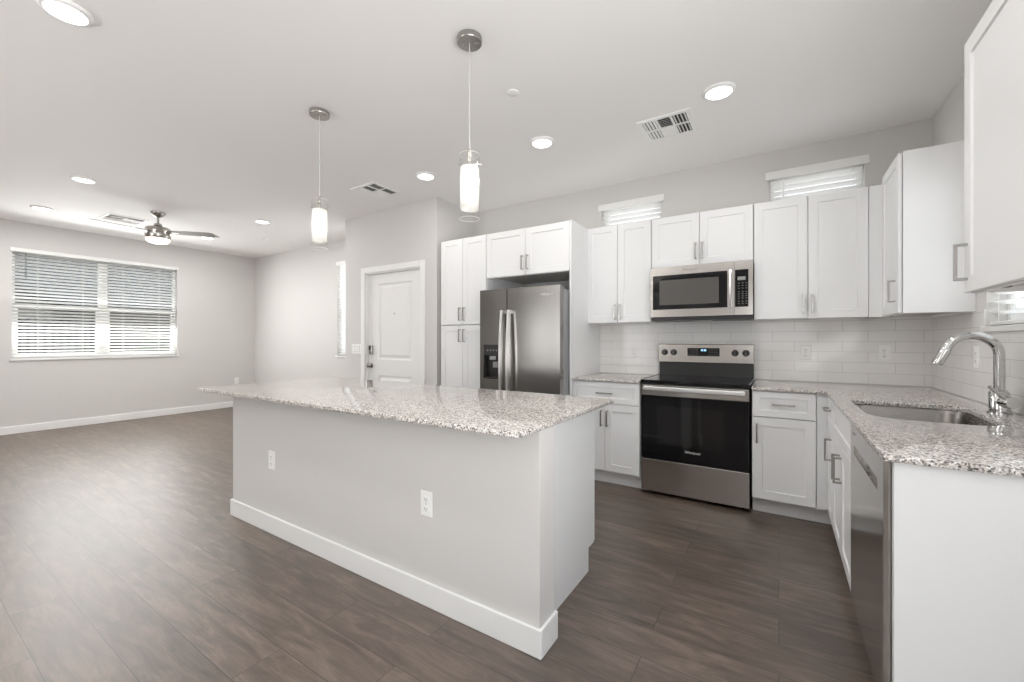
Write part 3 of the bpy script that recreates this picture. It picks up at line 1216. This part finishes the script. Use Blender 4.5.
obj('display', box(B(), dx + .022, w - .05, .0005, .002, 1.695, 1.722), 'lcd', kp)
bm = B()
for i in range(3):
    for z in (1.672, 1.652, 1.632, 1.605, 1.588, 1.571, 1.554, 1.53, 1.512):
        box(bm, dx + .025 + i * .026, dx + .036 + i * .026, .001, .002, z - .002, z + .002)
obj('keys', bm, 'keys', kp)

# ================================================================== FRIDGE
FX, FW = -2.405, .843
t = thing('fridge', 'stainless steel side by side fridge with ice and water dispenser', 'fridge', (FX, 3.20, 0))
w = FW
obj('body', box(B(), .004, w - .004, .085, .76, .03, 1.672, .004), 'fridge_side', t, label='grey enamel cabinet sides')
obj('base_grille', box(B(), .01, w - .01, .06, .085, .012, .10, .002), 'black', t)
for x in (.05, w - .05):
    obj('foot', lathe(B(), [(0, 0), (.02, 0), (.02, .03), (0, .03)], 12, (x, .15, 0)), 'black', t)
seam = .307


def fridge_door(x0, x1, hole=None):
    bm = B()
    tb = bmesh.new()
    # gently crowned front
    n = 8
    if hole is None:
        fr = []
        for k in range(n + 1):
            x = x0 + (x1 - x0) * k / n
            s = (k / n) * 2 - 1
            fr.append((x, .002 * s ** 4))
        ply = [(x1, .07), (x0, .07)] + fr
        prism(bm, ply, .105, 1.70)
    else:
        slab_with_holes(bm, x0, x1, .105, 1.70, 0, .07, [hole], lambda u, v, q: (u, q, v))
    tb.free()
    return bm


hole = (.042, .232, .866, 1.186)
ld = obj('freezer_door', fridge_door(0, seam - .004, hole), 'fridge_steel', t)
rdo = obj('fridge_door', fridge_door(seam + .004, w), 'fridge_steel', t, 30)
obj('door_gasket', box(B(), .012, w - .012, .07, .086, .11, 1.66), 'black', t)
bm = B()
box(bm, hole[0], hole[1], .06, .069, hole[2], hole[3])
box(bm, hole[0], hole[0] + .008, .002, .06, hole[2], hole[3])
box(bm, hole[1] - .008, hole[1], .002, .06, hole[2], hole[3])
box(bm, hole[0], hole[1], .002, .06, hole[2], hole[2] + .012)
box(bm, hole[0], hole[1], -.002, .06, 1.085, hole[3], .002)
dsp = obj('dispenser', bm, 'black', ld, label='black ice and water dispenser')
obj('control_plate', box(B(), .115, .185, -.004, -.002, 1.045, 1.08), 'lcd', dsp)
obj('ice_chute', box(B(), .14, .195, .01, .05, .97, 1.025, .005), 'keys', dsp)
bm = B()
for x in (.085, .12, .155, .19):
    box(bm, x, x + .008, -.0035, -.002, 1.13, 1.136)
obj('indicator', bm, 'logo', dsp)


def bow(x):
    N = 18
    z0, z1 = .50, 1.50
    pts = []
    for k in range(N + 1):
        s = k / N
        pts.append((x, -.035 - .030 * math.sin(PI * s), z0 + (z1 - z0) * s))
    bm = tube(B(), pts, .01, 4, (.034, .022))
    for z in (z0 + .015, z1 - .015):
        box(bm, x - .015, x + .015, -.04, .004, z - .016, z + .016, .003)
    return bm


obj('handle', bow(seam - .03), 'bright_steel', ld, 30)
obj('handle', bow(seam + .046), 'bright_steel', rdo, 30)
lettering('logo_lettering', 'Whirlpool', .030, (w - .125, -.0012, 1.625), (PI / 2, 0, 0), 'logo', rdo, .15)
for x in (.04, w - .04):
    obj('hinge_cover', box(B(), x - .03, x + .03, .03, .13, 1.672, 1.690, .005), 'dark_grey', t)

# ================================================================== ISLAND
t = thing('kitchen_island', 'long pale kitchen island with white baseboard and granite top', 'island', (0, 0, 0))
IX0, IX1 = -3.24, -.781
pw = obj('pony_wall', box(B(), IX0, IX1, 1.423, 1.548, 0, .8765, .002), 'wall', t, label='painted half wall facing the living room')
bm = B()
box(bm, IX0 - BT, IX1 + BT, 1.423 - BT, 1.423, 0, .112, .004)
box(bm, IX1, IX1 + BT, 1.423, 1.557, 0, .112, .003)
box(bm, IX0 - BT, IX0, 1.423, 1.557, 0, .112, .003)
obj('baseboard', bm, 'trim', t)
CX0, CX1 = -3.20, -.853
prof = [(1.549, 0), (2.092, 0), (2.092, .125), (2.165, .125), (2.165, .877), (1.549, .877)]
for x in (CX0, CX1 - .018):
    bm = prism(B(), prof, 0, .018)
    me = bpy.data.meshes.new('side_panel')
    bmesh.ops.transform(bm, matrix=Matrix(((0, 0, 1, x), (1, 0, 0, 0), (0, 1, 0, 0), (0, 0, 0, 1))), verts=list(bm.verts))
    obj('side_panel', bm, 'cabinet', t)
obj('carcass', box(B(), CX0 + .018, CX1 - .018, 1.549, 2.163, .125, .8765), 'cabinet', t)
obj('toe_kick', box(B(), CX0 + .018, CX1 - .018, 2.07, 2.09, 0, .125), 'cabinet', t)
# fronts towards the range: local frame rotated by 180 deg, drawers over doors
nf = 5
fw = (CX1 - CX0) / nf
for k in range(nf):
    xa = CX1 - k * fw
    for (z0, z1, kind) in ((.695, .872, 'drawer'), (.13, .689, 'door')):
        bm = panel_front(B(), fw - .004, z1 - z0, DT - .001, [(.058, fw - .062, min(.058, .3 * (z1 - z0)), z1 - z0 - min(.058, .3 * (z1 - z0)))], 0, .007, .008, False)
        o = obj(kind, bm, 'cabinet', t)
        o.location = (xa - .002, 2.165 + DT, z0)
        o.rotation_euler = (0, 0, PI)
        add_handle(o, fw / 2 if kind == 'drawer' else .04, (z1 - z0) / 2 if kind == 'drawer' else z1 - z0 - .11, kind == 'door')

# ================================================================== OUTLETS AND SWITCHES
OG = 'white duplex wall outlets'


def outlet(label, loc, rotz, parts=True):
    """plate in local x-z, facing -y"""
    t = thing('wall_outlet', label, 'outlet', loc, rotz, OG)
    obj('plate', box(B(), -.036, .036, -.006, 0, -.058, .058, .003), 'plastic', t)
    for z in (-.022, .022):
        bm = B()
        s = obj('socket', prism(bm, rounded([(-.017, -.014), (.017, -.014), (.017, .014), (-.017, .014)], .008, 4), 0, .0025), 'plastic', t)
        s.rotation_euler = (PI / 2, 0, 0)
        s.location = (0, -.0055, z)
        bm = B()
        box(bm, -.008, -.0055, -.0045, .0045, .0024, .0028)
        box(bm, .0055, .008, -.0035, .0035, .0024, .0028)
        lathe(bm, [(0, .0024), (.0025, .0024), (.0025, .0028), (0, .0028)], 10, (0, -.009, 0))
        obj('slots', bm, 'slot', s)
    obj('screw', lathe(B(), [(0, 0), (.003, 0), (.002, .001), (0, .0012)], 10, (0, -.006, 0), rot), 'nickel', t)
    return t


o1 = outlet('white outlet on the island side, the nearer of its two', (-1.377, 1.423, .471), 0)
dup(o1, (-2.722, 1.423, .465), 'white outlet on the island side, near its far left corner')
dup(o1, (-1.194, BY - .008, 1.118), 'white outlet in the tile between fridge panel and range')
dup(o1, (.181, BY - .008, 1.13), 'white outlet in the tile just right of the range')
dup(o1, (.655, BY - .008, 1.133), 'white outlet in the tile near the corner under the wall cabinets')
dup(o1, (RX - .008, 3.26, 1.137), 'white outlet in the right wall tile behind the faucet spout', -PI / 2)
dup(o1, (LX, 3.768, .48), 'white outlet low on the left wall beyond the island end', PI / 2)

t = thing('light_switch', 'white triple rocker switch plate beside the entry door', 'switch', (-4.528, EY, 1.115))
obj('plate', box(B(), -.088, .088, -.006, 0, -.06, .06, .003), 'plastic', t)
for x in (-.046, 0, .046):
    obj('rocker_gap_shade', box(B(), x - .0195, x + .0195, -.0068, -.005, -.0365, .0365), 'keys', t)  # grey plate stands in for the shaded gap around the rocker
    o = obj('rocker', box(B(), x - .017, x + .017, -.010, -.005, -.034, .034, .002), 'plastic', t)
    o.rotation_euler = (.03, 0, 0)

# ================================================================== CEILING LIGHTS
LG = 'round recessed ceiling lights'
led_labels = ['round ceiling light at the top left corner of the photo', 'round ceiling light beside the square vent over the range',
              'round ceiling light above the fridge, left of the square vent', 'round ceiling light between the entry wall vent and the near pendant',
              'round ceiling light nearest the camera side of the ceiling fan', 'round ceiling light nearest the left window wall',
              'round ceiling light right of the fan, left of the far pendant', 'round ceiling light behind the right blade of the ceiling fan',
              'added round ceiling light out of view above the island front', 'added round ceiling light out of view above the camera',
              'added round ceiling light out of view above the counter end']
first = None
for (x, y), lb in zip(LEDS, led_labels):
    if first is None:
        t = thing('ceiling_light', lb, 'light', (x, y, CE), 0, LG)
        bm = lathe(B(), [(.094, 0), (.092, -.010), (.086, -.016), (.075, -.018), (.073, -.013), (.072, 0)], 40)
        obj('trim_ring', bm, 'plastic', t, True)
        obj('diffuser', lathe(B(), [(0, -.0135), (.0725, -.0135), (.0725, -.003), (0, -.003)], 40), 'led', t)
        first = t
    else:
        dup(first, (x, y, CE), lb)


# ceiling vents
def vent(label, cx, cy, size, rotz=0.):
    t = thing('ceiling_vent', label, 'vent', (cx, cy, CE), rotz, 'white ceiling air vents')
    h = size / 2
    b_ = .03
    bm = slab_with_holes(B(), -h, h, -h, h, 0, .008, [(-h + b_, h - b_, -h + b_, h - b_)], lambda u, v, q: (u, v, -q))
    obj('frame', bm, 'plastic', t)
    i = h - b_
    third = 2 * i / 3
    obj('backing', box(B(), -i, i, -i, i, -.0012, -.0004), 'slot', t)
    bm = B()
    for x in (-i + third, i - third):
        box(bm, x - .007, x + .007, -i, i, -.009, -.001)
    for (a, b2) in ((-i, -i + third - .007), (i - third + .007, i)):
        box(bm, a, b2, -.006, .006, -.009, -.001)
    box(bm, -i + third + .007, i - third - .007, -.006, .006, -.009, -.001)
    obj('divider', bm, 'plastic', t)

    def blade(bm, along_y, c, lo, hi, out):
        # a slanted strip: its lower edge leans towards `out`
        wd = .012
        p = [(c - out * wd * .45, -.002), (c + out * wd * .55, -.010)]
        tb = bmesh.new()
        q = []
        for (s, z) in p:
            for e in (lo, hi):
                q.append(tb.verts.new((s, e, z) if along_y else (e, s, z)))
        f = tb.faces.new((q[0], q[1], q[3], q[2]))
        r_ = bmesh.ops.extrude_face_region(tb, geom=[f])
        for v in r_['geom']:
            if isinstance(v, bmesh.types.BMVert):
                v.co.z += .0015
        bmesh.ops.recalc_face_normals(tb, faces=list(tb.faces))
        merge(bm, tb)
    bm = B()
    for (a, b2, out) in ((-i, -i + third - .007, -1), (i - third + .007, i, 1)):
        for k in range(4):
            c = a + (b2 - a) * (k + .5) / 4
            for (lo, hi) in ((-i, -.006), (.006, i)):
                blade(bm, True, c, lo, hi, out)
    for (a, b2, out) in ((-i, -.006, -1), (.006, i, 1)):
        n = 6
        for k in range(n):
            c = a + (b2 - a) * (k + .5) / n
            blade(bm, False, c, -i + third + .007, i - third - .007, out)
    obj('louvers', bm, 'plastic', t)
    return t


vent('square white ceiling vent above the range', -.684, 3.185, .355)
vent('white ceiling vent in front of the entry door wall', -3.545, 2.915, .36)
vent('white ceiling vent behind the ceiling fan', -7.12, 1.85, .40)

for lb, x, y in (('small round white cover plate on the ceiling right of the near pendant', -1.413, 2.225),
                 ('small round white cover plate on the ceiling left of the far pendant', -6.689, 3.396)):
    tag(obj('ceiling_cover_plate', lathe(B(), [(0, CE - .008), (.034, CE - .008), (.038, CE - .005), (.038, CE)], 28, (x, y, 0)), 'plastic', None, True), lb, 'cover plate')


# ================================================================== PENDANTS
def pendant(label, x, y):
    t = thing('pendant_light', label, 'pendant light', (x, y, CE), 0, 'glass cylinder pendants over the island')
    cn = obj('canopy', lathe(B(), [(0, 0), (.064, 0), (.0645, -.003), (.0645, -.026), (.062, -.029), (0, -.029)], 40), 'nickel', t, True)
    for a in (.5, .5 + PI):
        obj('screw', lathe(B(), [(0, -.029), (.005, -.029), (.004, -.033), (0, -.034)], 12, (.032 * math.cos(a), .032 * math.sin(a), 0)), 'chrome', cn, True)
    obj('cord', tube(B(), [(0, 0, -.029), (0, 0, -.585)], .0022, 8), 'cord_grey', t)
    bm = lathe(B(), [(0, -.575), (.008, -.577), (.0095, -.60), (.0095, -.655), (.02, -.660), (.02, -.70), (0, -.70)], 20)
    obj('socket', bm, 'nickel', t, True)
    obj('clip_bar', tube(B(), [(-.062 * .843, -.062 * .538, -.652), (.062 * .843, .062 * .538, -.652)], .002, 8), 'chrome', t)
    z0, z1 = -.935, -.605
    bm = lathe(B(), [(.0515, z0), (.0515, z1), (.0495, z1), (.0495, z0), (.0515, z0)], 40)
    obj('glass_shade', bm, 'clear_glass', t, True, label='clear glass outer cylinder')
    fz0, fz1 = -.887, -.668
    bm = lathe(B(), [(.0455, fz0), (.048, fz0), (.048, fz1 - .006), (.043, fz1), (.012, fz1), (.012, fz1 - .0015), (.042, fz1 - .0015), (.0455, fz1 - .007), (.0455, fz0)], 40)
    obj('frosted_liner', bm, 'frost', t, True, label='lit frosted inner cylinder')
    bm = lathe(B(), [(0, -.835), (.014, -.832), (.021, -.815), (.022, -.795), (.016, -.765), (.012, -.745), (.012, -.70), (0, -.70)], 20)
    obj('bulb', bm, 'bulb', t, True)
    for zz in (z0, z1):
        bm = lathe(B(), [(.0505 + .0016 * math.cos(q), zz + .0016 * math.sin(q)) for q in [2 * PI * k / 8 for k in range(9)]], 40)
        obj('glass_rim_glint', bm, 'frost', t, True)  # pale ring stands in for light caught along the glass edge


pendant('glass pendant over the near end of the island', -1.347, 1.702)
pendant('glass pendant over the far end of the island', -2.65, 1.702)

# ================================================================== CEILING FAN
t = thing('ceiling_fan', 'brushed nickel ceiling fan with slim blades and a lit glass bowl', 'fan', (-6.407, 1.981, CE))
obj('canopy', lathe(B(), [(0, 0), (.075, 0), (.075, -.012), (.05, -.045), (.025, -.062), (0, -.062)], 32), 'nickel', t, True)
obj('downrod', lathe(B(), [(0, -.05), (.012, -.05), (.012, -.13), (.035, -.14), (.042, -.165), (.03, -.175), (0, -.175)], 24), 'nickel', t, True)
obj('motor_housing', lathe(B(), [(0, -.175), (.05, -.175), (.108, -.188), (.121, -.195), (.124, -.20), (.124, -.25), (.120, -.253), (.120, -.258), (.124, -.261), (.124, -.318), (.119, -.324), (0, -.324)], 48), 'nickel', t, True)
obj('light_bowl', lathe(B(), [(.1185, -.322), (.117, -.345), (.10, -.368), (.06, -.381), (0, -.386)], 40), 'fan_glass', t, True, label='lit white glass bowl')
bmat = mat('fan_blade_grey', (.34, .33, .32), .4, .2)
for tip in ((.06, -.63), (.43, .50), (-.585, .25)):
    a = math.atan2(tip[1], tip[0])
    L = .61
    bm = B()
    tb = bmesh.new()
    n = 10
    ply = [(.10, -.04), (.30, -.055), (L - .05, -.06), (L - .02, -.05), (L + .03, .055), (.30, .052), (.10, .04)]
    prism(bm, ply, -.003, .003)
    tb.free()
    o = obj('blade', bm, bmat, t)
    o.matrix_local = Matrix.Translation((0, 0, -.235)) @ Matrix.Rotation(a, 4, 'Z') @ Matrix.Rotation(math.radians(-13), 4, 'X')
    ir = obj('blade_iron', box(B(), .09, .22, -.018, .018, -.008, -.003, .002), 'nickel', o)

# ================================================================== OUTSIDE THE LEFT WINDOW
mg = mat('paving', (.13, .127, .118), .9)
struct('ground', box(B(), -40, LX - TH - .01, -18, 22, -.25, -.15), mg, 'pale ground outside the left window', 'ground')
mst = mat('stucco', (.24, .225, .205), .9)
mroof = mat('shingle', (.075, .075, .08), .9)
mfence = mat('dark_metal', (.02, .02, .022), .6)
t = thing('neighbour_house', 'pale house with grey shingle roof outside the left window', 'house', (-16.5, 0, -.15))
obj('walls', box(B(), -8, 0, -6, 11, 0, 2.35), mst, t)
YZ = Matrix(((0, 0, 1, 0), (1, 0, 0, 0), (0, 1, 0, 0), (0, 0, 0, 1)))


def roof_slab(name, pts, th, m):
    # a sloped slab from four corner points
    bm = bmesh.new()
    a = [bm.verts.new(p) for p in pts]
    b = [bm.verts.new((p[0], p[1], p[2] + th)) for p in pts]
    bm.faces.new(a[::-1])
    bm.faces.new(b)
    for k in range(4):
        q = (k + 1) % 4
        bm.faces.new((a[k], a[q], b[q], b[k]))
    bmesh.ops.recalc_face_normals(bm, faces=list(bm.faces))
    return obj(name, bm, m, t)


roof_slab('roof', [(.5, -6.6, 2.25), (.5, 11.6, 2.25), (-5, 11.6, 5.2), (-5, -6.6, 5.2)], .14, mroof)
roof_slab('roof', [(-5, -6.6, 5.2), (-5, 11.6, 5.2), (-8.6, 11.6, 3.4), (-8.6, -6.6, 3.4)], .14, mroof)
# pale front gable standing proud of the roof
tb = prism(B(), [(-3.2, 0), (2.6, 0), (2.6, 2.3), (-.3, 3.5), (-3.2, 2.3)], 0, 1.4)
bmesh.ops.transform(tb, matrix=YZ, verts=list(tb.verts))
obj('gable', tb, mst, t)
for (ya, yb) in ((-.3, -3.6), (-.3, 3.0)):
    roof_slab('gable_roof', [(-2.6, ya, 3.5), (1.7, ya, 3.5), (1.7, yb, 2.13), (-2.6, yb, 2.13)], .12, mroof)
for y in (-2.0, .6):
    fr = obj('window', box(B(), 1.38, 1.45, y, y + 1.2, 1.0, 2.0), 'trim', t)
    obj('pane', box(B(), 1.445, 1.455, y + .08, y + 1.12, 1.08, 1.92), 'black_glass', fr)
obj('garage_door', box(B(), -.02, .03, 3.6, 8.6, .02, 2.0), mat('brown_garage_door', (.16, .13, .11), .7), t)
t = thing('railing_fence', 'dark metal picket fence outside the left window', 'fence', (-12.2, 0, -.15))
bm = B()
for k in range(36):
    y = -1.2 + k * .11
    box(bm, -.012, .012, y - .02, y + .02, .08, 1.80)
obj('pickets', bm, mfence, t)
bm = box(B(), -.02, .02, -1.3, 2.75, .12, .17)
box(bm, -.02, .02, -1.3, 2.75, 1.7, 1.75)
obj('rail', bm, mfence, t)
for y in (-1.3, .7, 2.75):
    obj('post', box(B(), -.04, .04, y - .04, y + .04, 0, 1.9, .004), mfence, t)
mleaf = mat('leaf', (.10, .14, .05), .8)
t = thing('shrub', 'green shrub outside the right half of the left window', 'shrub', (-13.2, 4.6, -.15))
bm = B()
for k in range(420):
    a, b2, rr = random.uniform(0, 2 * PI), random.uniform(-.2, 1.0), random.uniform(.35, .75)
    c = Vector((rr * math.cos(a) * (1 - .3 * abs(b2)), rr * math.sin(a) * 1.3, .75 + .65 * b2))
    n = Vector((random.uniform(-1, 1), random.uniform(-1, 1), random.uniform(-.3, 1))).normalized()
    u = n.orthogonal().normalized() * .09
    v = n.cross(u).normalized() * .05
    bm.faces.new([bm.verts.new(c - u), bm.verts.new(c + v), bm.verts.new(c + u), bm.verts.new(c - v)])
obj('foliage', bm, mleaf, t)
obj('stem', tube(B(), [(0, 0, 0), (.05, .02, .5), (0, .05, .9)], [.04, .03, .02], 8), mat('bark', (.12, .09, .06), .9), t)
